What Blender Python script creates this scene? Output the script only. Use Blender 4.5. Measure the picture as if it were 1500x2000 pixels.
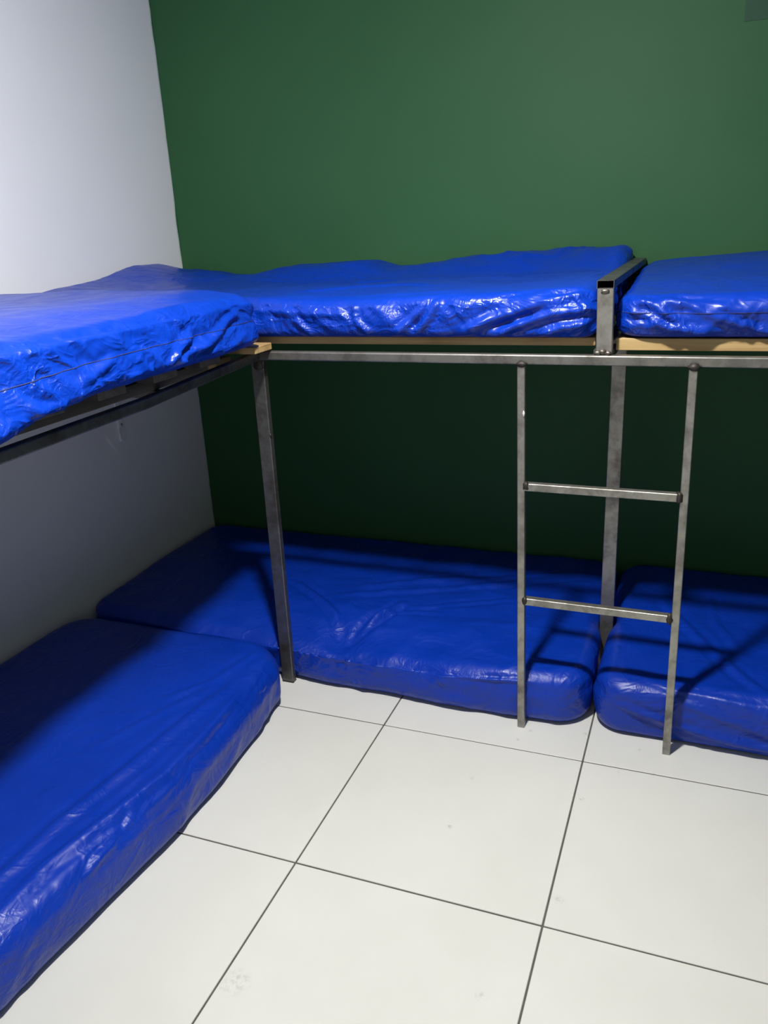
import bpy, bmesh, math, random
import numpy as np
from mathutils import Matrix, Vector

for o in list(bpy.data.objects):
    bpy.data.objects.remove(o, do_unlink=True)
scene = bpy.context.scene
C = scene.collection

# ------------------------------------------------------------------ camera
# world: x along the green wall, y towards the green wall, z up, metres
FPX = 1595.665
R = np.array([[0.93235, 0.35834, -0.04803], [0.0789, -0.33026, -0.94058], [-0.35291, 0.87318, -0.33620]])
def _rot(w):
    w = np.array(w); th = np.linalg.norm(w); k = w / th
    K = np.array([[0, -k[2], k[1]], [k[2], 0, -k[0]], [-k[1], k[0], 0]])
    return np.eye(3) + math.sin(th) * K + (1 - math.cos(th)) * K @ K
CAMW = (0.348, 0.371, 0.016)
R = _rot(CAMW) @ np.array([[1, 0, 0], [0, 0, -1], [0, 1, 0]], float)
cam_data = bpy.data.cameras.new('camera')
cam = bpy.data.objects.new('camera', cam_data)
C.objects.link(cam)
M = Matrix.Identity(4)
for i in range(3):
    M[i][0] = R[0][i]; M[i][1] = -R[1][i]; M[i][2] = -R[2][i]
M[0][3], M[1][3], M[2][3] = 0.234, -1.977, 1.459
cam.matrix_world = M
cam_data.sensor_fit = 'HORIZONTAL'
cam_data.sensor_width = 36.0
cam_data.lens = FPX * 36.0 / 1500.0
cam_data.clip_start = 0.02
scene.camera = cam

# ------------------------------------------------------------------ light
world = bpy.data.worlds.new('world'); scene.world = world
world.use_nodes = True
world.node_tree.nodes['Background'].inputs[0].default_value = (0.75, 0.82, 1.0, 1)
world.node_tree.nodes['Background'].inputs[1].default_value = 0.05
LAMP = (-0.31, -0.755, 2.425)     # the only light: built below as ceiling_lamp
LAMP_R, LAMP_E = 0.066, 1550.0     # opal dome of the ceiling lamp: radius, emission
vs = scene.view_settings
scene.display_settings.display_device = 'sRGB'
vs.view_transform = 'Standard'; vs.look = 'None'; vs.gamma = 1.0
vs.use_curve_mapping = False
vs.exposure = 0.0

# ------------------------------------------------------------------ dimensions
XL, XR = -1.85, 1.92          # left wall, right wall
YB, YF = 1.065, -2.75         # green wall, wall behind the camera
ZC = 2.46

# ------------------------------------------------------------------ materials
class NT:
    def __init__(s, name):
        s.m = bpy.data.materials.new(name); s.m.use_nodes = True
        s.t = s.m.node_tree; s.b = s.t.nodes['Principled BSDF']
        s.tc = s.t.nodes.new('ShaderNodeTexCoord')
    def n(s, typ, **kw):
        nd = s.t.nodes.new('ShaderNode' + typ)
        for k, v in kw.items():
            if k.startswith('i_'):
                nd.inputs[k[2:].replace('_', ' ')].default_value = v
            else:
                setattr(nd, k, v)
        return nd
    def l(s, a, b):
        s.t.links.new(a, b)
    def noise(s, vec, scale, detail=4.0, rough=0.55, dist=0.0):
        nd = s.n('TexNoise', i_Scale=scale, i_Detail=detail, i_Roughness=rough, i_Distortion=dist)
        s.l(vec, nd.inputs['Vector']); return nd.outputs['Fac']
    def map(s, vec, scale=(1, 1, 1), rot=(0, 0, 0), loc=(0, 0, 0)):
        nd = s.n('Mapping'); nd.inputs['Scale'].default_value = scale
        nd.inputs['Rotation'].default_value = rot; nd.inputs['Location'].default_value = loc
        s.l(vec, nd.inputs['Vector']); return nd.outputs[0]
    def math(s, op, a, b=None, c=None, clamp=False):
        nd = s.n('Math', operation=op); nd.use_clamp = clamp
        for i, v in enumerate((a, b, c)):
            if v is None: continue
            if isinstance(v, (int, float)): nd.inputs[i].default_value = v
            else: s.l(v, nd.inputs[i])
        return nd.outputs[0]
    def ramp(s, fac, stops):
        nd = s.n('ValToRGB'); cr = nd.color_ramp
        while len(cr.elements) < len(stops): cr.elements.new(0.5)
        for e, (p, c) in zip(cr.elements, stops):
            e.position = p; e.color = (c[0], c[1], c[2], 1) if not isinstance(c, (int, float)) else (c, c, c, 1)
        s.l(fac, nd.inputs[0]); return nd.outputs[0]
    def mix(s, fac, a, b):
        nd = s.n('Mix', data_type='RGBA')
        if isinstance(fac, (int, float)): nd.inputs[0].default_value = fac
        else: s.l(fac, nd.inputs[0])
        for i, v in ((6, a), (7, b)):
            if isinstance(v, tuple): nd.inputs[i].default_value = (v[0], v[1], v[2], 1)
            else: s.l(v, nd.inputs[i])
        return nd.outputs[2]
    def bump(s, h, strength, dist):
        nd = s.n('Bump', i_Strength=strength, i_Distance=dist)
        s.l(h, nd.inputs['Height']); s.l(nd.outputs[0], s.b.inputs['Normal']); return nd
    def ridge(s, f, sharp=1.0):
        a = s.math('ABSOLUTE', s.math('SUBTRACT', f, 0.5))
        a = s.math('MULTIPLY', a, 2.0 * sharp, clamp=True)
        return s.math('SUBTRACT', 1.0, a)

def col(m, c): m.b.inputs['Base Color'].default_value = (c[0], c[1], c[2], 1)

def mat_vinyl(name, base, mott, rough=0.34, bump=0.5, f1=9.0, f2=24.0, flat=0.5):
    m = NT(name); v = m.tc.outputs['Object']
    n1 = m.noise(v, 3.5, 3)
    m.l(m.ramp(n1, [(0.3, base), (0.75, mott)]), m.b.inputs['Base Color'])
    # creases of the thin film: narrow ridges at three sizes, patchy
    w = m.ridge(m.noise(m.map(v, (1.0, 1.0, 1.4)), f1, 2, 0.5, 1.2), 3.5)
    w2 = m.ridge(m.noise(m.map(v, (1.3, 0.8, 1.0), (0.3, 0.2, 0.9)), f2, 2, 0.5, 1.0), 3.0)
    w3 = m.ridge(m.noise(m.map(v, (0.8, 1.2, 1.3), (0.7, 0.1, 0.4)), f2 * 2.3, 1, 0.5, 0.8), 2.5)
    k = m.ramp(m.noise(v, 6.5, 2), [(0.42, 0.12), (0.62, 1.0)])
    h = m.math('ADD', m.math('MULTIPLY', w, 0.6), m.math('MULTIPLY', m.math('MULTIPLY', w2, k), 0.34))
    h = m.math('ADD', h, m.math('MULTIPLY', m.math('MULTIPLY', w3, k), 0.12))
    # stretched flat on upward faces, crumpled on the hanging sides
    nz = m.n('SeparateXYZ'); m.l(m.n('NewGeometry').outputs['True Normal'], nz.inputs[0])
    side = m.math('SUBTRACT', 1.08, m.math('MULTIPLY', m.math('ABSOLUTE', nz.outputs['Z']), flat), clamp=True)
    m.bump(m.math('MULTIPLY', h, side), bump, 0.007)
    m.l(m.ramp(m.noise(v, 14.0, 4), [(0.3, rough - 0.05), (0.8, rough + 0.12)]), m.b.inputs['Roughness'])
    m.b.inputs['IOR'].default_value = 1.5; m.b.inputs['Specular IOR Level'].default_value = 0.36
    return m.m

def mat_steel(name, c1, c2, rough=0.42):
    m = NT(name); v = m.tc.outputs['Object']
    n = m.noise(v, 11.0, 6, 0.65, 0.3)
    n2 = m.noise(v, 60.0, 3)
    f = m.math('ADD', m.math('MULTIPLY', n, 0.8), m.math('MULTIPLY', n2, 0.2))
    m.l(m.ramp(f, [(0.36, c2), (0.56, c1)]), m.b.inputs['Base Color'])
    m.l(m.ramp(f, [(0.3, rough + 0.18), (0.7, rough - 0.06)]), m.b.inputs['Roughness'])
    m.b.inputs['Metallic'].default_value = 0.85
    m.bump(n2, 0.12, 0.001)
    return m.m

def mat_plain(name, c, rough=0.6, metal=0.0):
    m = NT(name); v = m.tc.outputs['Object']
    n = m.noise(v, 30.0, 3)
    d = tuple(x * 0.75 for x in c)
    m.l(m.ramp(n, [(0.35, d), (0.65, c)]), m.b.inputs['Base Color'])
    m.b.inputs['Roughness'].default_value = rough; m.b.inputs['Metallic'].default_value = metal
    return m.m

def mat_wood(name, axis, tones=((0.26, 0.15, 0.05), (0.42, 0.28, 0.115), (0.52, 0.37, 0.17))):
    m = NT(name); v = m.tc.outputs['Object']
    sc = [60, 60, 60]; sc[axis] = 3.0
    g = m.noise(m.map(v, tuple(sc)), 1.0, 4, 0.6, 0.4)
    b = m.noise(v, 5.0, 3)
    f = m.math('ADD', m.math('MULTIPLY', g, 0.65), m.math('MULTIPLY', b, 0.35))
    m.l(m.ramp(f, [(0.32, tones[0]), (0.5, tones[1]), (0.7, tones[2])]), m.b.inputs['Base Color'])
    m.b.inputs['Roughness'].default_value = 0.6
    m.bump(g, 0.25, 0.001)
    return m.m

SPECKS = [(-0.17, 0.099), (-0.013, 0.131), (-0.194, 0.046), (0.146, 0.1), (0.188, 0.0), (0.102, -0.018), (-0.276, -0.164), (0.02, -0.159), (-0.28, -0.367)]
def mat_tile():
    m = NT('white_glazed_tile'); g = m.n('NewGeometry').outputs['Position']
    n = m.noise(g, 2.2, 4, 0.6); n2 = m.noise(g, 7.0, 3)
    c = m.ramp(n, [(0.3, (0.63, 0.625, 0.575)), (0.6, (0.665, 0.66, 0.615)), (0.8, (0.685, 0.68, 0.64))])
    # scuffs: sparse grey specks and two larger rubbed marks
    sp = m.ramp(m.noise(m.map(g, (1, 1, 1), (0, 0, 0.5)), 38.0, 5, 0.7), [(0.70, 0.0), (0.76, 0.55)])
    msk = m.ramp(m.noise(g, 3.1, 2), [(0.5, 0.0), (0.62, 1.0)])
    c = m.mix(m.math('MULTIPLY', sp, msk), c, (0.36, 0.35, 0.33))
    def blot(x, y, r, amt, c):
        d = m.n('VectorMath', operation='DISTANCE'); m.l(g, d.inputs[0]); d.inputs[1].default_value = (x, y, 0)
        f = m.ramp(m.math('DIVIDE', d.outputs['Value'], r), [(0.15, amt), (1.0, 0.0)])
        k = m.ramp(m.noise(g, 70.0, 4, 0.7), [(0.45, 0.0), (0.65, 1.0)])
        return m.mix(m.math('MULTIPLY', f, k), c, (0.33, 0.33, 0.31))
    c = blot(-0.568, -0.938, 0.04, 0.6, c)
    c = blot(0.019, -0.516, 0.016, 1.0, c)
    c = blot(-0.083, -0.807, 0.016, 0.5, c)
    for bx, by in SPECKS:
        c = blot(bx, by, 0.009, 1.0, c)
    m.l(c, m.b.inputs['Base Color'])
    m.l(m.ramp(n2, [(0.3, 0.32), (0.7, 0.46)]), m.b.inputs['Roughness'])
    m.b.inputs['Specular IOR Level'].default_value = 0.35
    m.bump(m.noise(g, 5.0, 2), 0.05, 0.004)
    return m.m

def mat_wall(name, c1, c2, rough, green_corner=False):
    m = NT(name); g = m.n('NewGeometry').outputs['Position']
    n = m.noise(g, 1.7, 5, 0.6)
    c = m.ramp(n, [(0.3, c1), (0.7, c2)])
    if green_corner:      # brushed overlap of green paint along the corner
        sep = m.n('SeparateXYZ'); m.l(g, sep.inputs[0])
        e = m.math('SUBTRACT', YB, sep.outputs['Y'])
        wob = m.math('MULTIPLY', m.noise(m.map(g, (1, 1, 0.6)), 9.0, 5, 0.6), 0.022)
        f = m.math('DIVIDE', m.math('SUBTRACT', wob, e), 0.012, clamp=True)
        c = m.mix(m.math('MULTIPLY', f, 0.55), c, (0.16, 0.28, 0.19))
        f2 = m.math('DIVIDE', m.math('SUBTRACT', m.math('SUBTRACT', wob, 0.009), e), 0.002, clamp=True)
        c = m.mix(f2, c, (0.035, 0.115, 0.055))
    m.l(c, m.b.inputs['Base Color'])
    m.b.inputs['Roughness'].default_value = rough; m.b.inputs['Specular IOR Level'].default_value = 0.22
    b = m.math('ADD', m.math('MULTIPLY', m.noise(g, 90.0, 3), 0.35), m.noise(g, 6.0, 4))
    m.bump(b, 0.10, 0.006)
    return m.m

BLUE = mat_vinyl('blue_vinyl', (0.0012, 0.028, 0.32), (0.0015, 0.035, 0.39), 0.36, 0.42)
BLUE_C = mat_vinyl('blue_vinyl_crumpled', (0.0012, 0.030, 0.33), (0.0015, 0.038, 0.41), 0.33, 0.8, 10.0, 23.0, 0.85)
SEAM = mat_plain('blue_seam', (0.001, 0.008, 0.09), 0.75)
STEEL = mat_steel('raw_steel', (0.36, 0.35, 0.315), (0.17, 0.16, 0.14))
STEEL_M = mat_steel('rail_steel', (0.27, 0.26, 0.235), (0.13, 0.12, 0.11), 0.38)
STEEL_D = mat_steel('dark_mill_steel', (0.17, 0.17, 0.165), (0.07, 0.066, 0.06), 0.42)
WELD = mat_plain('weld_metal', (0.16, 0.14, 0.12), 0.42, 0.8)
WELD_D = mat_plain('burnt_weld', (0.045, 0.038, 0.032), 0.55, 0.5)
PINE_X = mat_wood('pine_along_x', 0)
PINE_Y = mat_wood('pine_along_y', 1)
OLD_X = mat_wood('weathered_board', 0, ((0.05, 0.045, 0.04), (0.10, 0.09, 0.08), (0.16, 0.145, 0.13)))
OLD_Y = mat_wood('weathered_batten', 1, ((0.05, 0.045, 0.04), (0.10, 0.09, 0.08), (0.16, 0.145, 0.13)))
TILE = mat_tile()
GROUT = mat_plain('grey_grout', (0.10, 0.095, 0.085), 0.9)
WHITE = mat_wall('white_wall_paint', (0.83, 0.83, 0.825), (0.87, 0.87, 0.86), 0.62, True)
WHITE2 = mat_wall('white_room_paint', (0.62, 0.64, 0.68), (0.66, 0.68, 0.71), 0.65)
GREEN = mat_wall('green_wall_paint', (0.026, 0.100, 0.036), (0.031, 0.110, 0.041), 0.58)
GREY2 = mat_wall('grey_room_paint', (0.55, 0.55, 0.54), (0.6, 0.6, 0.58), 0.65)
GREEN_D = mat_wall('dark_green_patch', (0.018, 0.068, 0.034), (0.022, 0.075, 0.038), 0.55)

# ------------------------------------------------------------------ mesh helpers
def link(name, me, mat, parent=None):
    o = bpy.data.objects.new(name, me); C.objects.link(o)
    if mat: me.materials.clear(); me.materials.append(mat)
    if parent: o.parent = parent
    return o

def tag(o, label=None, cat=None, group=None, kind=None):
    if label: o['label'] = label
    if cat: o['category'] = cat
    if group: o['group'] = group
    if kind: o['kind'] = kind
    return o

def empty(name, loc, parent=None):
    o = bpy.data.objects.new(name, None); C.objects.link(o); o.location = loc
    o.empty_display_size = 0.1
    if parent: o.parent = parent
    return o

def woff(parent):
    """accumulated location of a parent chain (no rotations are used)"""
    v = Vector((0, 0, 0))
    while parent:
        v += parent.location; parent = parent.parent
    return v

def bm_to(name, bm, mat, parent=None, smooth=False, origin=None):
    """bmesh in world coordinates -> object whose origin is `origin`"""
    if origin is None:
        mn = [min(v.co[i] for v in bm.verts) for i in range(3)]; mx = [max(v.co[i] for v in bm.verts) for i in range(3)]
        origin = Vector(((mn[0] + mx[0]) / 2, (mn[1] + mx[1]) / 2, mn[2]))
    origin = Vector(origin)
    bmesh.ops.translate(bm, verts=bm.verts, vec=-origin)
    bmesh.ops.recalc_face_normals(bm, faces=bm.faces)
    me = bpy.data.meshes.new(name); bm.to_mesh(me); bm.free()
    if smooth:
        me.polygons.foreach_set('use_smooth', [True] * len(me.polygons))
    o = link(name, me, mat, parent)
    o.location = origin - woff(parent)
    return o

def box(name, x0, x1, y0, y1, z0, z1, mat, parent=None, bev=0.0025, seg=2):
    bm = bmesh.new(); bmesh.ops.create_cube(bm, size=1.0)
    for v in bm.verts:
        v.co = Vector(((x0 + x1) / 2 + v.co.x * (x1 - x0), (y0 + y1) / 2 + v.co.y * (y1 - y0), (z0 + z1) / 2 + v.co.z * (z1 - z0)))
    if bev:
        bmesh.ops.bevel(bm, geom=list(bm.edges), offset=bev, segments=seg, affect='EDGES', profile=0.5)
    return bm_to(name, bm, mat, parent)

def sweep_rect(name, pts, side, w, h, mat, parent=None, bev=0.003, hollow=0.0):
    """rectangular tube along points; `side` = horizontal width direction, the other direction follows.
    hollow > 0 gives open ends with that wall thickness."""
    pts = [Vector(p) for p in pts]; side = Vector(side).normalized()
    def prof(w, h, r):
        out = []
        for cx, cy, a0 in ((1, 1, 0), (-1, 1, 90), (-1, -1, 180), (1, -1, 270)):
            for k in range(6):
                a = math.radians(a0 + k * 18)
                out.append((cx * (w / 2 - r) + r * math.cos(a), cy * (h / 2 - r) + r * math.sin(a)))
        return out
    bm = bmesh.new()
    def rings(pr):
        rs = []
        for i, p in enumerate(pts):
            t = (pts[min(i + 1, len(pts) - 1)] - pts[max(i - 1, 0)]).normalized()
            up = t.cross(side).normalized()
            rs.append([bm.verts.new(p + side * a + up * b) for a, b in pr])
        for r0, r1 in zip(rs, rs[1:]):
            n = len(r0)
            for k in range(n):
                bm.faces.new((r0[k], r0[(k + 1) % n], r1[(k + 1) % n], r1[k]))
        return rs
    o = rings(prof(w, h, bev))
    if hollow:
        i = rings(prof(w - 2 * hollow, h - 2 * hollow, max(bev - hollow, 0.0006)))
        for e in (0, -1):
            n = len(o[e])
            for k in range(n):
                bm.faces.new((o[e][k], o[e][(k + 1) % n], i[e][(k + 1) % n], i[e][k]))
    else:
        bm.faces.new(o[0]); bm.faces.new(o[-1])
    ob = bm_to(name, bm, mat, parent)
    return ob

def blob(name, loc, r, mat, parent, seed, sc=(1, 1, 1)):
    rnd = random.Random(seed)
    bm = bmesh.new(); bmesh.ops.create_icosphere(bm, subdivisions=2, radius=r)
    ph = [rnd.uniform(0, 6) for _ in range(3)]
    for v in bm.verts:
        k = 1 + 0.16 * math.sin(v.co.x / r * 4 + ph[0]) * math.sin(v.co.y / r * 4 + ph[1]) + 0.12 * math.sin(v.co.z / r * 6 + ph[2])
        v.co = Vector((v.co.x * sc[0] * k + loc[0], v.co.y * sc[1] * k + loc[1], v.co.z * sc[2] * k + loc[2]))
    return bm_to(name, bm, mat, parent, True)

# ------------------------------------------------------------------ room shell
T = 0.12
def shell(name, a, mat):
    o = box(name, *a, mat, None, 0); o['kind'] = 'structure'; return o
wall_left = shell('wall_left', (XL - T, XL, YF - T, YB + T, -0.05, ZC), WHITE)
wall_back = shell('wall_back', (XL, XR, YB, YB + T, -0.05, ZC), GREEN)
wall_right = shell('wall_right', (XR, XR + T, YF - T, YB + T, -0.05, ZC), GREEN)
wall_front = shell('wall_front', (XL, XR, YF - T, YF, -0.05, ZC), GREY2)
ceiling = shell('ceiling', (XL - T, XR + T, YF - T, YB + T, ZC, ZC + T), WHITE2)
box('dark_patch', 0.262, 0.46, YB - 0.0015, YB + 0.004, 1.972, 2.20, GREEN_D, wall_back, 0)  # thin rectangle, darker green than the wall around it

# floor: grout bed with single tiles, 60 cm grid, joint crossing at the origin
floor = shell('floor', (XL, XR, YF, YB, -0.06, -0.0025), GROUT)
J = 0.0022
rnd = random.Random(4)
tile_cache = {}
for i in range(-4, 4):
    for j in range(-5, 2):
        x0 = max(i * 0.6 + J, XL); x1 = min((i + 1) * 0.6 - J, XR)
        y0 = max(j * 0.6 + J, YF); y1 = min((j + 1) * 0.6 - J, YB)
        if x1 - x0 < 0.03 or y1 - y0 < 0.03: continue
        key = (round(x1 - x0, 4), round(y1 - y0, 4))
        dz = -rnd.random() * 0.0005
        if key not in tile_cache:
            o = box('tile', x0, x1, y0, y1, -0.0105, 0.0, TILE, floor, 0.0012, 1)
            tile_cache[key] = o.data
        else:
            o = link('tile', tile_cache[key], None, floor)
            o.location = Vector(((x0 + x1) / 2, (y0 + y1) / 2, -0.0105)) - woff(floor)
        o.location.z += dz

# ceiling lamp: round flush panel that lights the room
lamp = empty('ceiling_lamp', (LAMP[0], LAMP[1], ZC))
tag(lamp, 'round white flush ceiling lamp above the tiled floor', 'lamp')
def disc(name, r0, z0, z1, mat, parent):
    bm = bmesh.new()
    bmesh.ops.create_cone(bm, cap_ends=True, segments=48, radius1=r0 * 0.94, radius2=r0, depth=z1 - z0)
    bmesh.ops.translate(bm, verts=bm.verts, vec=(LAMP[0], LAMP[1], (z0 + z1) / 2))
    return bm_to(name, bm, mat, parent)
disc('lamp_housing', 0.105, LAMP[2], ZC, mat_plain('lamp_white', (0.8, 0.8, 0.8), 0.5), lamp)
em = NT('opal_lamp_dome'); em.b.inputs['Emission Color'].default_value = (1, 0.985, 0.95, 1); em.b.inputs['Emission Strength'].default_value = LAMP_E
bm = bmesh.new(); bmesh.ops.create_uvsphere(bm, u_segments=24, v_segments=12, radius=LAMP_R)
bmesh.ops.bisect_plane(bm, geom=list(bm.verts) + list(bm.edges) + list(bm.faces), plane_co=(0, 0, 0), plane_no=(0, 0, 1), clear_outer=True)
bmesh.ops.scale(bm, verts=bm.verts, vec=(1, 1, 0.42))
bmesh.ops.translate(bm, verts=bm.verts, vec=(LAMP[0], LAMP[1], LAMP[2] - 0.001))
bm_to('lamp_dome', bm, em.m, lamp, True)

# ------------------------------------------------------------------ welded steel bunk frame
frame = empty('bunk_frame', (-1.0, 0.14, 0.0))
tag(frame, 'welded raw steel tube bunk bed frame with ladder, running along both walls', 'bed frame')
RY0, RY1 = 0.118, 0.143           # front rail
RZ0, RZ1 = 1.092, 1.118
front_rail = sweep_rect('front_rail', [(-1.005, 0.1305, 1.105), (0.3, 0.1305, 1.103), (1.90, 0.1305, 1.105)], (0, 1, 0), 0.025, 0.026, STEEL_M, frame, 0.005)
side_rail = sweep_rect('side_rail', [(-0.988, 0.118, 1.105), (-0.988, -0.42, 1.081), (-0.988, -0.95, 1.075), (-0.988, -1.95, 1.078)], (1, 0, 0), 0.025, 0.026, STEEL_D, frame, 0.005)
sweep_rect('wall_rail', [(XL + 0.015, YB - 0.02, 1.105), (XR - 0.02, YB - 0.02, 1.105)], (0, 1, 0), 0.025, 0.026, STEEL_D, frame)
sweep_rect('wall_rail', [(XL + 0.016, YB - 0.04, 1.085), (XL + 0.016, -1.95, 1.085)], (1, 0, 0), 0.025, 0.026, STEEL_D, frame)
corner_post = sweep_rect('corner_post', [(-1.001, 0.1475, 0.0), (-0.998, 0.1475, 1.092)], (1, 0, 0), 0.042, 0.022, STEEL_D, frame, 0.003)
box('foot_cap', -1.022, -0.980, 0.136, 0.159, 0.0, 0.006, WELD_D, corner_post, 0.001)
blob('weld_bead', (-0.994, 0.136, 1.080), 0.015, WELD_D, corner_post, 1, (1.1, 0.5, 1.5))
blob('weld_bead', (-0.978, 0.140, 0.862), 0.006, WELD_D, corner_post, 2, (0.7, 0.8, 1.2))
blob('weld_bead', (-0.990, 0.124, 1.112), 0.012, WELD, front_rail, 3, (1.6, 1.0, 0.55))
centre_post = sweep_rect('centre_post', [(-0.010, 0.60, 0.0), (-0.010, 0.60, 1.107)], (1, 0, 0), 0.044, 0.022, STEEL, frame, 0.003)
sweep_rect('cross_tube', [(-0.006, 0.145, 1.117), (-0.006, YB - 0.035, 1.117)], (1, 0, 0), 0.05, 0.02, STEEL_D, frame, 0.002)  # unseen tube, widened to block lamp light leaking between the upper mattresses
for (px, py) in ((-0.988, -1.93), (1.88, 0.147)):
    sweep_rect('end_post', [(px, py, 0.0), (px, py, 1.075 if py < 0 else 1.092)], (1, 0, 0), 0.042, 0.022, STEEL_D, frame, 0.003)
for yy in (-0.30, -1.10, -1.80):
    sweep_rect('cross_tube', [(-1.0, yy, 1.078), (XL + 0.028, yy, 1.078)], (0, 1, 0), 0.025, 0.02, STEEL_D, frame, 0.002)
# divider between the two upper mattresses
div_up = sweep_rect('divider_upright', [(-0.0035, 0.137, 1.116), (-0.006, 0.137, 1.2765)], (1, 0, 0), 0.040, 0.020, STEEL, frame, 0.003)
div_bar = sweep_rect('divider_bar', [(-0.0065, 0.127, 1.2865), (-0.0015, YB - 0.012, 1.2865)], (1, 0, 0), 0.041, 0.0205, STEEL_D, frame, 0.002, 0.0016)
blob('weld_bead', (-0.006, 0.128, 1.270), 0.009, WELD, div_up, 5, (1.3, 0.55, 0.7))
for k, dx in enumerate((-0.016, -0.004, 0.009)):
    blob('weld_bead', (-0.003 + dx, 0.126, 1.121 + 0.004 * (k == 1)), 0.009, WELD, div_up, 7 + k, (1.1, 0.8, 0.8))
# ladder, welded under the front rail
ladder = empty('ladder', (0.0, 0.12 - 0.14, 0.0), frame); ladder.location = Vector((0.0, 0.118, 0.0)) - frame.location
ladder['label'] = 'two-rung steel tube ladder welded below the front rail'
sweep_rect('ladder_rail', [(-0.199, 0.118, 0.0), (-0.208, 0.120, 1.092)], (1, 0, 0), 0.021, 0.021, STEEL, ladder, 0.003)
sweep_rect('ladder_rail', [(0.217, 0.108, 0.0), (0.209, 0.120, 1.092)], (1, 0, 0), 0.021, 0.021, STEEL, ladder, 0.003)
for z, sd in ((0.762, 20), (0.420, 30)):
    yr = 0.118
    sweep_rect('ladder_rung', [(-0.196, yr, z), (0.203, yr - 0.005, z)], (0, 1, 0), 0.022, 0.022, STEEL, ladder, 0.0035)
    blob('weld_bead', (-0.192, yr - 0.006, z + 0.003), 0.0125, WELD_D, ladder, sd, (0.7, 0.8, 1.1))
    blob('weld_bead', (0.199, yr - 0.010, z), 0.0145, WELD_D, ladder, sd + 1, (0.7, 0.8, 1.15))
blob('weld_bead', (-0.207, 0.112, 1.094), 0.0125, WELD_D, ladder, 41, (1.2, 0.8, 0.7))
blob('weld_bead', (0.210, 0.111, 1.092), 0.0125, WELD_D, ladder, 42, (1.25, 0.75, 0.75))
blob('weld_bead', (-0.199, 0.107, 0.965), 0.005, mat_plain('paint_fleck', (0.8, 0.8, 0.78), 0.5), ladder, 43, (0.6, 0.5, 1.6))
# strap that fixes the frame to the left wall
strap = box('wall_strap', XL, XL + 0.009, 0.500, 0.533, 0.705, 1.098, mat_plain('painted_strap', (0.92, 0.93, 0.92), 0.5), frame, 0.0015)
blob('screw_head', (XL + 0.010, 0.516, 0.768), 0.0055, mat_plain('brass_screw', (0.65, 0.60, 0.42), 0.3, 0.9), strap, 51, (0.5, 1, 1))

# ------------------------------------------------------------------ pine bases
def board_base(name, x0, x1, ya, za, th, label):
    root = empty(name, ((x0 + x1) / 2, 0.6, za)); tag(root, label, 'bed base', 'pine bed bases on the steel frame')
    r = random.Random(int(abs(x1) * 100))
    y = ya
    while y < YB - 0.06:
        w = 0.115
        e = r.uniform(-0.004, 0.004) if y > ya else 0
        box('board', x0 + e, x1 + e, y, min(y + w, YB - 0.012), za, za + th, PINE_X, root, 0.0015, 1)
        y += w + 0.045
    n = 3
    for k in range(n):
        xc = x0 + 0.22 + (x1 - x0 - 0.44) * k / (n - 1)
        box('cleat', xc - 0.03, xc + 0.03, 0.27, YB - 0.012, za - 0.014, za, PINE_Y, root, 0.001, 1)
    return root
board_base('pine_bed_base', XL + 0.02, -0.031, 0.174, 1.132, 0.021, 'pine board base under the upper mattress along the green wall')
board_base('pine_bed_base', 0.021, 1.88, 0.166, 1.122, 0.030, 'pale pine board base under the upper mattress right of the divider')
root = empty('pine_bed_base', (-1.4, -0.9, 1.09)); tag(root, 'pine slat base under the upper mattress along the white wall', 'bed base', 'pine bed bases on the steel frame')
yy = 0.028; k = 0
while yy > -1.85:
    x1 = -0.936 if k == 0 else -0.985
    zz = 1.124 if k == 0 else 1.119
    box('slat', XL + 0.02, x1, yy, yy + 0.095, zz, zz + 0.019, PINE_X if k == 0 else OLD_X, root, 0.0015, 1)
    yy -= 0.20; k += 1
box('end_block', -1.062, -1.012, -0.06, 0.020, 1.094, 1.121, PINE_Y, root, 0.0015, 1)
box('batten', -1.085, -1.035, -1.84, -0.065, 1.089, 1.119, OLD_Y, root, 0.0015, 1)
box('batten', XL + 0.06, XL + 0.11, -1.84, 0.085, 1.098, 1.119, PINE_Y, root, 0.0015, 1)

# ------------------------------------------------------------------ mattresses
def vnoise(P, seed=0):
    """smooth value noise in [-1,1] for an (n,3) array"""
    Pi = np.floor(P).astype(np.int64); f = P - Pi; u = f * f * f * (f * (f * 6 - 15) + 10)
    def h(dx, dy, dz):
        x = (Pi[:, 0] + dx) * 374761393 + (Pi[:, 1] + dy) * 668265263 + (Pi[:, 2] + dz) * 2147483647 + seed * 974711
        x = (x ^ (x >> 13)) * 1274126177; x = x ^ (x >> 16)
        return (x & 0xFFFF) / 32767.5 - 1.0
    r = 0
    for dx in (0, 1):
        wx = u[:, 0] if dx else 1 - u[:, 0]
        for dy in (0, 1):
            wy = u[:, 1] if dy else 1 - u[:, 1]
            for dz in (0, 1):
                wz = u[:, 2] if dz else 1 - u[:, 2]
                r = r + wx * wy * wz * h(dx, dy, dz)
    return r

def ridged(P, seed, sharp=2.2):
    return np.clip(1 - sharp * np.abs(vnoise(P, seed)), 0, 1)

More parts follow.
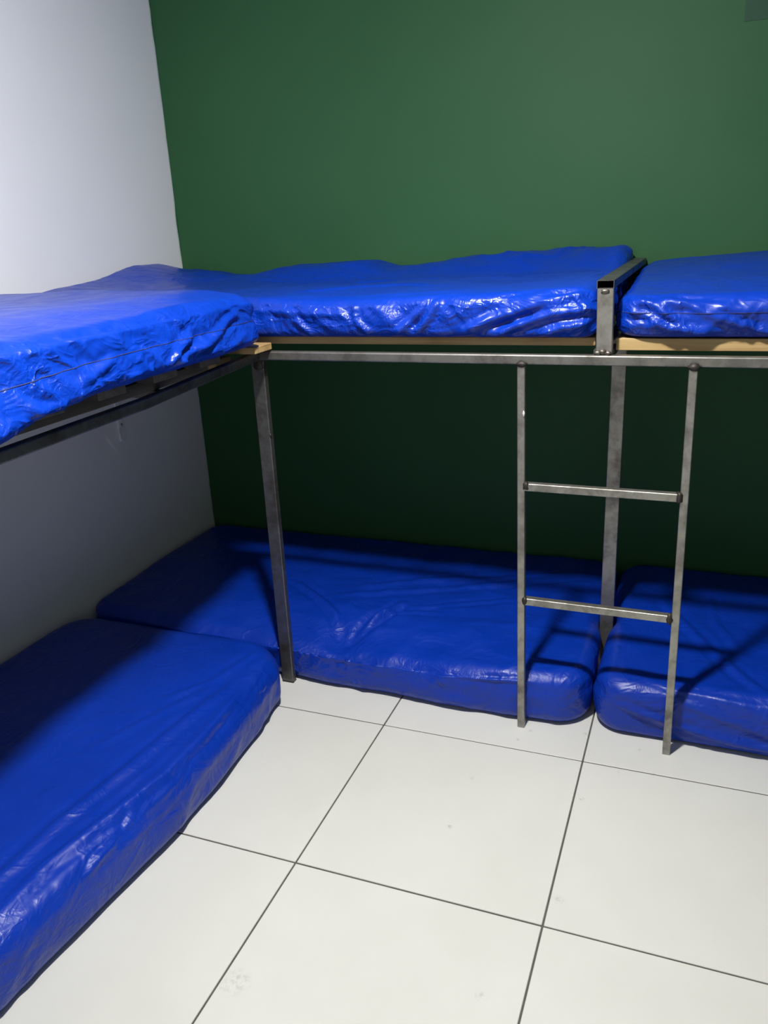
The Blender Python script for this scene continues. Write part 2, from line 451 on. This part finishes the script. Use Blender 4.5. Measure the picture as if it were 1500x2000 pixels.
def crumple(P, seed, scale=(9, 9, 9)):
    """creased sheet: domain-warped sharp ridges at three sizes, the small ones patchy"""
    Q = P * np.array(scale)
    W = np.stack([vnoise(Q * 0.6, seed + 11), vnoise(Q * 0.6, seed + 12), vnoise(Q * 0.6, seed + 13)], 1)
    a = np.abs(vnoise(Q + 0.9 * W, seed)); b = np.abs(vnoise(Q * 2.1 + 1.4 * W, seed + 1)); c = np.abs(vnoise(Q * 4.3 + 2.2 * W + 7.0, seed + 2))
    k = np.clip(0.55 + 0.9 * vnoise(Q * 0.8 + 3.3, seed + 3), 0, 1.2)
    return 0.60 * (1 - 2 * a) + k * (0.36 * (1 - 2 * b) + 0.18 * (1 - 2 * c))

def polydist(P, line):
    line = np.array(line, float); best = np.full(len(P), 1e9); tt = np.zeros(len(P)); n = len(line) - 1
    sd = np.zeros(len(P))
    for i in range(n):
        a, b = line[i], line[i + 1]; d = b - a; L2 = d @ d
        t = np.clip(((P - a) @ d) / L2, 0, 1)
        q = P - (a + t[:, None] * d); dist = np.sqrt((q * q).sum(1))
        m = dist < best; best[m] = dist[m]; tt[m] = (i + t[m]) / n
    return best, tt

def mattress(name, X, Y, Z, label, rt, rb, rv, fn, ds=0.008, seam=None, bulge=0.006, vinyl=None, sag_x=None):
    vinyl = vinyl or BLUE
    x0, x1 = X; y0, y1 = Y; z0, z1 = Z
    hx, hy, hz = (x1 - x0) / 2, (y1 - y0) / 2, (z1 - z0) / 2
    c0 = np.array([(x0 + x1) / 2, (y0 + y1) / 2, (z0 + z1) / 2])
    nx, ny, nz = [max(2, int(round(2 * h / ds))) for h in (hx, hy, hz)]
    keys = []; quads = []
    def face(axis, val):
        dims = [nx, ny, nz]; a, b = [k for k in range(3) if k != axis]
        A, B = np.meshgrid(np.arange(dims[a] + 1), np.arange(dims[b] + 1), indexing='ij')
        I = np.zeros(A.shape + (3,), np.int64); I[..., a] = A; I[..., b] = B; I[..., axis] = val
        K = (I[..., 0] * 4096 + I[..., 1]) * 4096 + I[..., 2]
        q = np.stack([K[:-1, :-1], K[1:, :-1], K[1:, 1:], K[:-1, 1:]], -1).reshape(-1, 4)
        flip = (val == 0) ^ (axis == 1)
        if flip: q = q[:, ::-1]
        keys.append(K.ravel()); quads.append(q)
    for axis, n in ((0, nx), (1, ny), (2, nz)):
        face(axis, 0); face(axis, n)
    uk = np.unique(np.concatenate(keys)); Q = np.searchsorted(uk, np.concatenate(quads))
    I = np.stack([uk // (4096 * 4096), (uk // 4096) % 4096, uk % 4096], 1).astype(float)
    p = (I / np.array([nx, ny, nz]) * 2 - 1) * np.array([hx, hy, hz])
    e = np.minimum(hx - np.abs(p[:, 0]), hy - np.abs(p[:, 1]))          # inset from the outline
    # plan outline: rounded vertical corners
    core = np.stack([np.clip(p[:, 0], -(hx - rv), hx - rv), np.clip(p[:, 1], -(hy - rv), hy - rv)], 1)
    d = p[:, :2] - core; nrm = np.linalg.norm(d, axis=1); mx = np.abs(d).max(1)
    s = np.where(nrm > 1e-9, mx / np.maximum(nrm, 1e-9), 1.0)
    d2 = d * s[:, None]; xy = core + d2
    # outward plan direction
    out = np.zeros_like(d)
    isx = (hx - np.abs(p[:, 0])) < (hy - np.abs(p[:, 1]))
    out[isx, 0] = np.sign(p[isx, 0]); out[~isx, 1] = np.sign(p[~isx, 1])
    corner = (np.abs(d[:, 0]) > 1e-9) & (np.abs(d[:, 1]) > 1e-9)
    out[corner] = d2[corner] / np.linalg.norm(d2[corner], axis=1)[:, None]
    # edge rounding in the (inset, z) plane
    z = p[:, 2].copy(); N = np.zeros((len(p), 3)); inset = np.zeros(len(p))
    side = e < 1e-6
    N[side, :2] = out[side]; N[~side, 2] = np.sign(p[~side, 2])
    for sgn, r in ((1, rt), (-1, rb)):
        a = r - e; b = sgn * p[:, 2] - (hz - r)
        m = (a > 0) & (b > 0)
        L = np.sqrt(a * a + b * b); k = np.maximum(a, b) / np.maximum(L, 1e-9)
        a2, b2 = a * k, b * k
        inset[m] = (a - a2)[m]; z[m] = sgn * (hz - r + b2[m])
        N[m, :2] = out[m] * (a2 / r)[m][:, None]; N[m, 2] = sgn * (b2 / r)[m]
    xy = xy - out * inset[:, None]
    zr = np.clip((z + hz) / (2 * hz), 0, 1)
    xy = xy + out * (bulge * np.sin(np.pi * zr) * np.clip(1 - e / 0.03, 0, 1))[:, None]
    N /= np.maximum(np.linalg.norm(N, axis=1), 1e-9)[:, None]
    W = np.concatenate([xy, z[:, None]], 1) + c0
    topw = np.clip((N[:, 2] + 0.1) / 0.6, 0, 1)        # weight of the upper side
    sidew = np.clip(1 - np.abs(N[:, 2]), 0, 1)
    W2 = fn(W.copy(), N, topw, sidew, e)
    floorw = N[:, 2] < -0.7
    W2[:, 2] = np.maximum(W2[:, 2], z0 if sag_x is None else np.where(W2[:, 0] > sag_x, z0 - 0.05, z0))
    W2[:, 0] = np.maximum(W2[:, 0], XL + 0.003); W2[:, 1] = np.minimum(W2[:, 1], YB - 0.003)
    org = np.array([c0[0], c0[1], z0])
    me = bpy.data.meshes.new('cover')
    V = (W2 - org).astype(np.float32)
    me.vertices.add(len(V)); me.vertices.foreach_set('co', V.ravel())
    me.loops.add(Q.size); me.loops.foreach_set('vertex_index', Q.ravel().astype(np.int32))
    me.polygons.add(len(Q)); me.polygons.foreach_set('loop_start', np.arange(0, Q.size, 4, dtype=np.int32))
    me.polygons.foreach_set('use_smooth', np.ones(len(Q), bool))
    me.update(calc_edges=True); me.validate()
    root = empty(name, Vector(org)); tag(root, label, 'mattress', 'blue covered mattresses')
    link('cover', me, vinyl, root)
    if seam:
        for frac in seam:
            k = int(round(nz * frac)); lut = {}
            ring = [(i, 0) for i in range(nx)] + [(nx, j) for j in range(ny)] + [(i, ny) for i in range(nx, 0, -1)] + [(0, j) for j in range(ny, 0, -1)]
            kk = np.array([(i * 4096 + j) * 4096 + k for i, j in ring]); idx = np.searchsorted(uk, kk)
            pts = V[idx] - N[idx] * 0.0002; n = len(pts)
            bm = bmesh.new(); prev = None; rr = 0.0013; first = None
            rows = []
            for i in range(n):
                o = Vector(N[idx[i]]); o.z = 0; o.normalize(); c = Vector(pts[i])
                rows.append([bm.verts.new(c + o * rr * math.cos(a) + Vector((0, 0, 1)) * rr * math.sin(a)) for a in (0, 1.571, 3.142, 4.712)])
            for i in range(n):
                r0, r1 = rows[i], rows[(i + 1) % n]
                for q in range(4):
                    bm.faces.new((r0[q], r0[(q + 1) % 4], r1[(q + 1) % 4], r1[q]))
            bmesh.ops.recalc_face_normals(bm, faces=bm.faces)
            sm = bpy.data.meshes.new('seam'); bm.to_mesh(sm); bm.free()
            link('seam', sm, SEAM, root)
    return root

def creases(W, N, P, lst):
    """lst: (points, amplitude, width): a raised fold with a groove on one side"""
    for pts, amp, wd in lst:
        d, t = polydist(P, pts)
        taper = np.clip(np.minimum(t, 1 - t) * 5, 0, 1) * 0.85 + 0.15
        prof = 1.15 * np.exp(-d / wd) - 0.45 * np.exp(-((d - 2.4 * wd) / wd) ** 2)
        W += N * (amp * taper * prof)[:, None]
    return W

def gauss(x, c, s): return np.exp(-((x - c) / s) ** 2)

# --- upper mattress along the white wall
def f_ul(W, N, topw, sidew, e):
    P = W.copy()
    edge = np.clip(1 - e / 0.12, 0, 1)
    W[:, 2] += topw * (0.004 * vnoise(P * 4, 3) - 0.018 * gauss(P[:, 0], -0.96, 0.10))
    W += N * ((0.0016 + 0.004 * edge) * topw * 0.45 * crumple(P, 21, (6, 5, 9)))[:, None]
    Ps = P.copy(); Ps[:, 1] += 0.9 * (Ps[:, 2] - 1.2)
    W += N * (sidew * 0.011 * crumple(Ps, 31, (7, 7.5, 8)))[:, None]
    W[:, 0] += 0.030 * (P[:, 0] > -1.05) * sidew * np.clip((1.225 - P[:, 2]) / 0.075, 0, 1)
    W += N * (sidew * 0.008 * ridged(Ps * np.array([9, 17, 7]), 35))[:, None]
    # loose cover sagging at the camera end
    sg = gauss(P[:, 1], -1.0, 0.22) * np.clip(sidew + 0.4, 0, 1) * (P[:, 0] > -1.05) * np.clip((1.25 - P[:, 2]) / 0.10, 0, 1)
    W[:, 0] += 0.030 * sg; W[:, 2] -= 0.040 * sg
    x = -0.937
    W = creases(W, N, P, [
        ([(x, -0.857, 1.195), (x, -0.819, 1.173), (x, -0.753, 1.155), (x, -0.815, 1.138), (x, -0.884, 1.116)], 0.014, 0.007),
        ([(x, -0.255, 1.235), (x, -0.317, 1.213), (x, -0.357, 1.199), (x, -0.41, 1.162)], 0.012, 0.007),
        ([(x, -0.162, 1.197), (x, -0.323, 1.184), (x, -0.37, 1.161)], 0.010, 0.006),
        ([(x, -0.035, 1.192), (x, -0.17, 1.159), (x, -0.245, 1.139)], 0.010, 0.006),
        ([(x, -0.567, 1.222), (x, -0.629, 1.201), (x, -0.707, 1.189)], 0.008, 0.006),
        ([(x, -0.021, 1.258), (x, -0.208, 1.203), (x, -0.279, 1.189)], 0.012, 0.007),
        ([(x, -0.5, 1.178), (x, -0.576, 1.153), (x, -0.642, 1.15)], 0.008, 0.006),
        ([(x, -0.47, 1.235), (x, -0.455, 1.19), (x, -0.47, 1.15)], 0.007, 0.005),
        ([(x - 0.01, -0.60, 1.262), (x - 0.02, -0.55, 1.275), (x - 0.04, -0.50, 1.285)], 0.006, 0.005),
        ([(x - 0.01, -0.35, 1.262), (x - 0.05, -0.26, 1.285)], 0.006, 0.006)])
    return W
mattress('mattress', (XL + 0.01, -0.945), (-1.84, 0.062), (1.141, 1.303), 'blue vinyl mattress on the upper bunk against the white wall, lit side with long seam', 0.040, 0.03, 0.05, f_ul, 0.006, seam=[0.49], vinyl=BLUE_C, sag_x=-0.972)

# --- upper mattress along the green wall, loose cover bunched at the wall
def f_ub(W, N, topw, sidew, e):
    P = W.copy()
    x, y = P[:, 0], P[:, 1]
    st = 0.70 + 0.07 * vnoise(np.stack([x * 4, x * 0, x * 0], 1), 47)
    back = np.clip((y - st) / 0.20, 0, 1); back = 0.35 * back + 0.65 * back * back * (3 - 2 * back)
    prof = np.interp(x, [-1.85, -1.5, -1.38, -1.25, -1.0, -0.93, -0.86, -0.63, -0.45, -0.37, -0.2, -0.035, 0],
                     [0.028, 0.006, 0.014, 0.040, 0.047, 0.044, 0.019, 0.036, 0.056, 0.062, 0.052, 0.042, 0.036])
    lift = back * prof
    lift += 0.075 * gauss(x, -1.86, 0.20) * gauss(y, 0.72, 0.22) + 0.03 * gauss(x, -1.86, 0.2) * gauss(y, 0.35, 0.2)
    lift += 0.016 * gauss(x, -0.03, 0.20) * np.clip((y - 0.1) / 0.3, 0, 1)
    lift -= 0.006 * gauss(x, -0.7, 0.25) * gauss(y, 0.2, 0.15)
    lift += 0.008 * np.clip((x + 0.10) / 0.05, 0, 1) * np.clip((y - 0.70) / 0.15, 0, 1)
    W[:, 2] += topw * (lift + 0.004 * vnoise(P * 5, 4))
    W += N * (topw * (0.003 + 0.012 * back) * crumple(P, 41, (5, 6, 7)))[:, None]
    Ps = P.copy(); Ps[:, 0] += 0.8 * (Ps[:, 2] - 1.2)
    W += N * (sidew * 0.013 * crumple(Ps, 51, (8, 8, 7)))[:, None]
    W += N * (sidew * 0.007 * ridged(Ps * np.array([15, 9, 6]), 55))[:, None]
    f = 0.137
    W = creases(W, N, P, [
        ([(-0.03, f, 1.268), (-0.174, f, 1.240), (-0.293, f, 1.205), (-0.376, f, 1.169)], 0.016, 0.009),
        ([(-0.028, f, 1.232), (-0.135, f, 1.221), (-0.239, f, 1.183), (-0.293, f, 1.159)], 0.014, 0.008),
        ([(-0.027, f, 1.195), (-0.108, f, 1.183), (-0.173, f, 1.163)], 0.011, 0.007),
        ([(-0.04, 0.19, 1.285), (-0.12, 0.16, 1.272), (-0.21, f, 1.250), (-0.28, f, 1.232)], 0.010, 0.008),
        ([(-0.68, f, 1.252), (-0.668, f, 1.204), (-0.625, f, 1.162)], 0.011, 0.007),
        ([(-1.0, f, 1.232), (-0.888, f, 1.226), (-0.76, f, 1.222), (-0.667, f, 1.218)], 0.007, 0.006),
        ([(-0.474, f, 1.236), (-0.519, f, 1.196), (-0.565, f, 1.162)], 0.010, 0.007),
        ([(-0.431, f, 1.255), (-0.46, f, 1.21), (-0.505, f, 1.162)], 0.011, 0.007),
        ([(-0.86, f, 1.215), (-0.83, f, 1.18), (-0.80, f, 1.16)], 0.009, 0.006),
        ([(-0.956, 0.278, 1.268), (-0.779, 0.40, 1.268), (-0.639, 0.47, 1.268), (-0.476, 0.386, 1.268)], 0.005, 0.008),
        ([(-0.50, 0.62, 1.285), (-0.36, 0.66, 1.29), (-0.33, 0.80, 1.30), (-0.30, 1.0, 1.32)], 0.012, 0.010),
        ([(-0.95, 0.75, 1.28), (-0.86, 0.62, 1.275), (-0.70, 0.70, 1.28), (-0.55, 0.65, 1.28)], 0.010, 0.010),
        ([(-1.30, 0.72, 1.28), (-1.10, 0.66, 1.28), (-0.95, 0.74, 1.29)], 0.008, 0.010),
        ([(-1.35, 0.80, 1.28), (-1.15, 0.86, 1.30), (-0.98, 0.80, 1.30), (-0.90, 0.90, 1.30)], 0.012, 0.010),
        ([(-0.42, 0.74, 1.29), (-0.30, 0.82, 1.30), (-0.15, 0.80, 1.30), (-0.06, 0.70, 1.29)], 0.010, 0.009),
        ([(-0.34, 1.02, 1.32), (-0.31, 0.90, 1.31), (-0.29, 0.78, 1.30)], 0.014, 0.008),
        ([(-0.10, 0.95, 1.30), (-0.08, 0.75, 1.29), (-0.07, 0.55, 1.28), (-0.09, 0.35, 1.27)], 0.010, 0.008),
        ([(-0.97, 0.20, 1.262), (-0.75, 0.19, 1.262), (-0.5, 0.20, 1.262), (-0.3, 0.21, 1.262)], 0.005, 0.012)])
    return W
mattress('mattress', (XL + 0.008, -0.034), (0.140, YB - 0.006), (1.155, 1.268), 'blue vinyl mattress on the upper bunk left of the divider, loose crumpled cover', 0.032, 0.022, 0.045, f_ub, 0.006, vinyl=BLUE_C)

# --- upper mattress right of the divider
def f_ur(W, N, topw, sidew, e):
    P = W.copy(); x, y = P[:, 0], P[:, 1]
    W[:, 2] += topw * (0.03 * np.clip((y - 0.25) / 0.75, 0, 1) + 0.022 * np.clip((x - 0.06) / 0.35, 0, 1) * np.clip((y - 0.5) / 0.5, 0, 1) + 0.003 * vnoise(P * 5, 6))
    W += N * (topw * 0.004 * crumple(P, 61, (5, 6, 7)))[:, None]
    Ps = P.copy(); Ps[:, 0] -= 0.9 * (Ps[:, 2] - 1.2)
    W += N * (sidew * 0.011 * crumple(Ps, 71, (8, 8, 8)))[:, None]
    W += N * (sidew * 0.006 * ridged(Ps * np.array([14, 9, 7]), 75))[:, None]
    f = 0.147
    W = creases(W, N, P, [
        ([(0.06, f, 1.255), (0.122, f, 1.226), (0.183, f, 1.181), (0.255, f, 1.16)], 0.011, 0.007),
        ([(0.096, f, 1.250), (0.179, f, 1.236), (0.273, f, 1.199), (0.364, f, 1.169)], 0.010, 0.007),
        ([(0.045, f, 1.218), (0.087, f, 1.212), (0.173, f, 1.169)], 0.010, 0.006),
        ([(0.15, f, 1.252), (0.22, f, 1.236), (0.32, f, 1.215)], 0.006, 0.006),
        ([(0.05, f, 1.19), (0.12, f, 1.188), (0.22, f, 1.165)], 0.008, 0.006)])
    return W
mattress('mattress', (0.026, 1.885), (0.150, YB - 0.006), (1.155, 1.258), 'blue vinyl mattress on the upper bunk right of the divider', 0.028, 0.024, 0.06, f_ur, 0.006, seam=[0.60], vinyl=BLUE_C)

# --- floor mattress along the white wall
def f_ll(W, N, topw, sidew, e):
    P = W.copy(); x, y = P[:, 0], P[:, 1]
    right = np.clip((x + 1.5) / 0.5, 0, 1)
    off = np.interp(y, [-1.9, -1.16, -0.88, -0.6, -0.4, -0.2, 0.0, 0.12], [-0.03, 0.0, 0.022, 0.046, 0.044, 0.036, 0.008, -0.03])
    W[:, 0] += right * off
    W[:, 2] += topw * (0.005 * vnoise(P * 3, 8) - 0.012 * gauss(y, 0.13, 0.10))
    W += N * (topw * 0.0035 * crumple(P, 81, (4, 2.0, 5)) * np.clip((x + 1.5) / 0.4, 0.15, 1))[:, None]
    W += N * (sidew * 0.007 * crumple(P, 83, (8, 5, 9)))[:, None]
    z = 0.168
    W = creases(W, N, P, [
        ([(-1.041, -0.137, z), (-1.073, -0.361, z), (-1.092, -0.606, z), (-1.107, -0.829, z), (-1.093, -1.1, z), (-1.05, -1.5, z)], 0.009, 0.011),
        ([(-1.003, -0.079, z), (-1.002, -0.339, z), (-1.002, -0.578, z), (-1.014, -0.762, z), (-1.035, -0.94, z), (-1.012, -1.2, z)], 0.010, 0.010),
        ([(-1.00, -0.01, z), (-0.966, -0.322, z - .01), (-0.95, -0.634, z - .02), (-0.963, -0.79, z - .02)], 0.009, 0.008),
        ([(-1.193, -0.315, z), (-1.109, -0.173, z), (-1.035, 0.044, z)], 0.006, 0.009),
        ([(-1.25, -0.6, z), (-1.13, -0.3, z), (-1.05, -0.05, z)], 0.004, 0.010),
        ([(-1.00, -0.70, z), (-0.96, -0.78, z - .02), (-0.975, -0.86, z - .03), (-0.95, -0.95, z - .04)], 0.010, 0.007),
        ([(-0.96, -0.5, z - .03), (-0.955, -0.65, z - .06), (-0.96, -0.8, z - .05)], 0.007, 0.007)])
    return W
mattress('mattress', (XL + 0.006, -0.972), (-1.80, 0.132), (0.0, 0.172), 'blue vinyl mattress on the floor along the white wall, in the left foreground', 0.062, 0.035, 0.13, f_ll, 0.008)

# --- floor mattress along the green wall
def f_lb(W, N, topw, sidew, e):
    P = W.copy(); x, y = P[:, 0], P[:, 1]
    front = np.clip((0.6 - y) / 0.4, 0, 1)
    off = np.interp(x, [-1.85, -1.0, -0.86, -0.62, -0.45, -0.23, -0.12, -0.02], [-0.02, -0.018, 0.0, -0.004, 0.010, 0.008, 0.0, 0.0])
    W[:, 1] -= front * off
    W[:, 0] -= 0.026 * gauss(y, 0.60, 0.09) * np.clip((x + 0.12) / 0.08, 0, 1)      # squeezed by the post
    drop = np.interp(x, [-1.85, -1.1, -0.9, -0.7, -0.4, -0.2, 0], [0.0, 0.04, 0.065, 0.05, 0.03, 0.008, 0.0])
    W[:, 2] -= topw * drop * np.clip((0.40 - y) / 0.24, 0, 1) ** 1.4
    W[:, 2] += topw * (0.006 * vnoise(P * 3, 9) - 0.010 * gauss(y, 0.68 + 0.08 * (x + 0.6), 0.05) * np.clip(1.2 + x, 0, 1))
    W += N * (topw * 0.007 * crumple(P, 91, (5, 6, 6)) * np.clip((x + 1.5) / 0.4, 0.2, 1))[:, None]
    W += N * (sidew * 0.009 * crumple(P, 93, (8, 8, 8)))[:, None]
    z = 0.165
    W -= N * (topw * 0.03 * gauss(x, -0.84, 0.05) * gauss(y, 0.24, 0.06))[:, None]
    W = creases(W, N, P, [
        ([(-1.166, 0.539, z), (-1.018, 0.432, z), (-0.907, 0.344, z), (-0.838, 0.246, z - .02)], 0.018, 0.010),
        ([(-0.70, 0.48, z), (-0.757, 0.36, z), (-0.80, 0.25, z - .02), (-0.83, 0.17, z - .06)], 0.032, 0.011),
        ([(-0.98, 0.27, z - .02), (-0.90, 0.20, z - .04), (-0.84, 0.155, z - .07)], 0.026, 0.010),
        ([(-0.88, 0.24, z - .03), (-0.855, 0.19, z - .05), (-0.84, 0.15, z - .08)], 0.016, 0.007),
        ([(-0.78, 0.21, z - .03), (-0.80, 0.17, z - .05), (-0.81, 0.145, z - .08)], 0.018, 0.008),
        ([(-0.989, 0.458, z), (-0.783, 0.55, z), (-0.542, 0.661, z), (-0.353, 0.758, z), (-0.074, 0.89, z)], 0.010, 0.012),
        ([(-0.914, 0.56, z), (-0.70, 0.68, z), (-0.348, 0.80, z), (-0.061, 0.92, z)], 0.008, 0.012),
        ([(-0.683, 0.439, z), (-0.505, 0.531, z), (-0.321, 0.611, z)], 0.009, 0.009),
        ([(-0.75, 0.39, z), (-0.64, 0.43, z), (-0.52, 0.45, z)], 0.007, 0.008),
        ([(-0.64, 0.26, z - .01), (-0.508, 0.26, z - .01), (-0.328, 0.22, z - .01), (-0.20, 0.18, z - .01)], 0.007, 0.009),
        ([(-0.56, 0.16, z - .05), (-0.47, 0.155, z - .04), (-0.44, 0.14, z - .07)], 0.010, 0.006),
        ([(-0.36, 0.15, z - .03), (-0.25, 0.145, z - .02), (-0.17, 0.145, z - .02)], 0.007, 0.006)])
    return W
mattress('mattress', (XL + 0.006, -0.018), (0.148, YB - 0.006), (0.0, 0.174), 'blue vinyl mattress on the floor along the green wall behind the corner post', 0.045, 0.035, 0.085, f_lb, 0.008)

# --- floor mattress right of it
def f_lr(W, N, topw, sidew, e):
    P = W.copy(); x, y = P[:, 0], P[:, 1]
    W[:, 2] += topw * (0.005 * vnoise(P * 3, 10))
    W[:, 0] += 0.022 * gauss(y, 0.60, 0.09) * np.clip((0.12 - x) / 0.08, 0, 1)       # squeezed by the post
    W += N * (topw * 0.004 * crumple(P, 101, (5, 5, 6)))[:, None]
    Ps = P.copy(); Ps[:, 2] += 0.25 * (Ps[:, 0])
    W += N * (sidew * 0.008 * crumple(Ps, 103, (4, 4, 16)))[:, None]
    z = 0.172
    W = creases(W, N, P, [
        ([(0.15, 0.75, z), (0.191, 0.651, z), (0.291, 0.462, z), (0.391, 0.302, z), (0.48, 0.172, z)], 0.009, 0.011),
        ([(0.046, 0.21, z - .01), (0.13, 0.20, z - .005), (0.244, 0.175, z - .01), (0.362, 0.165, z - .015), (0.50, 0.16, z - .015)], 0.006, 0.007),
        ([(0.08, 0.152, z - .06), (0.20, 0.15, z - .10), (0.40, 0.15, z - .13), (0.6, 0.15, z - .14)], 0.009, 0.008),
        ([(0.05, 0.165, z - .05), (0.12, 0.152, z - .08), (0.25, 0.15, z - .09)], 0.007, 0.006),
        ([(0.3, 0.9, z), (0.33, 0.6, z), (0.42, 0.38, z)], 0.005, 0.010)])
    return W
mattress('mattress', (0.005, 1.86), (0.152, YB - 0.006), (0.0, 0.178), 'blue vinyl mattress on the floor behind the ladder, right of the gap', 0.045, 0.035, 0.085, f_lr, 0.008)
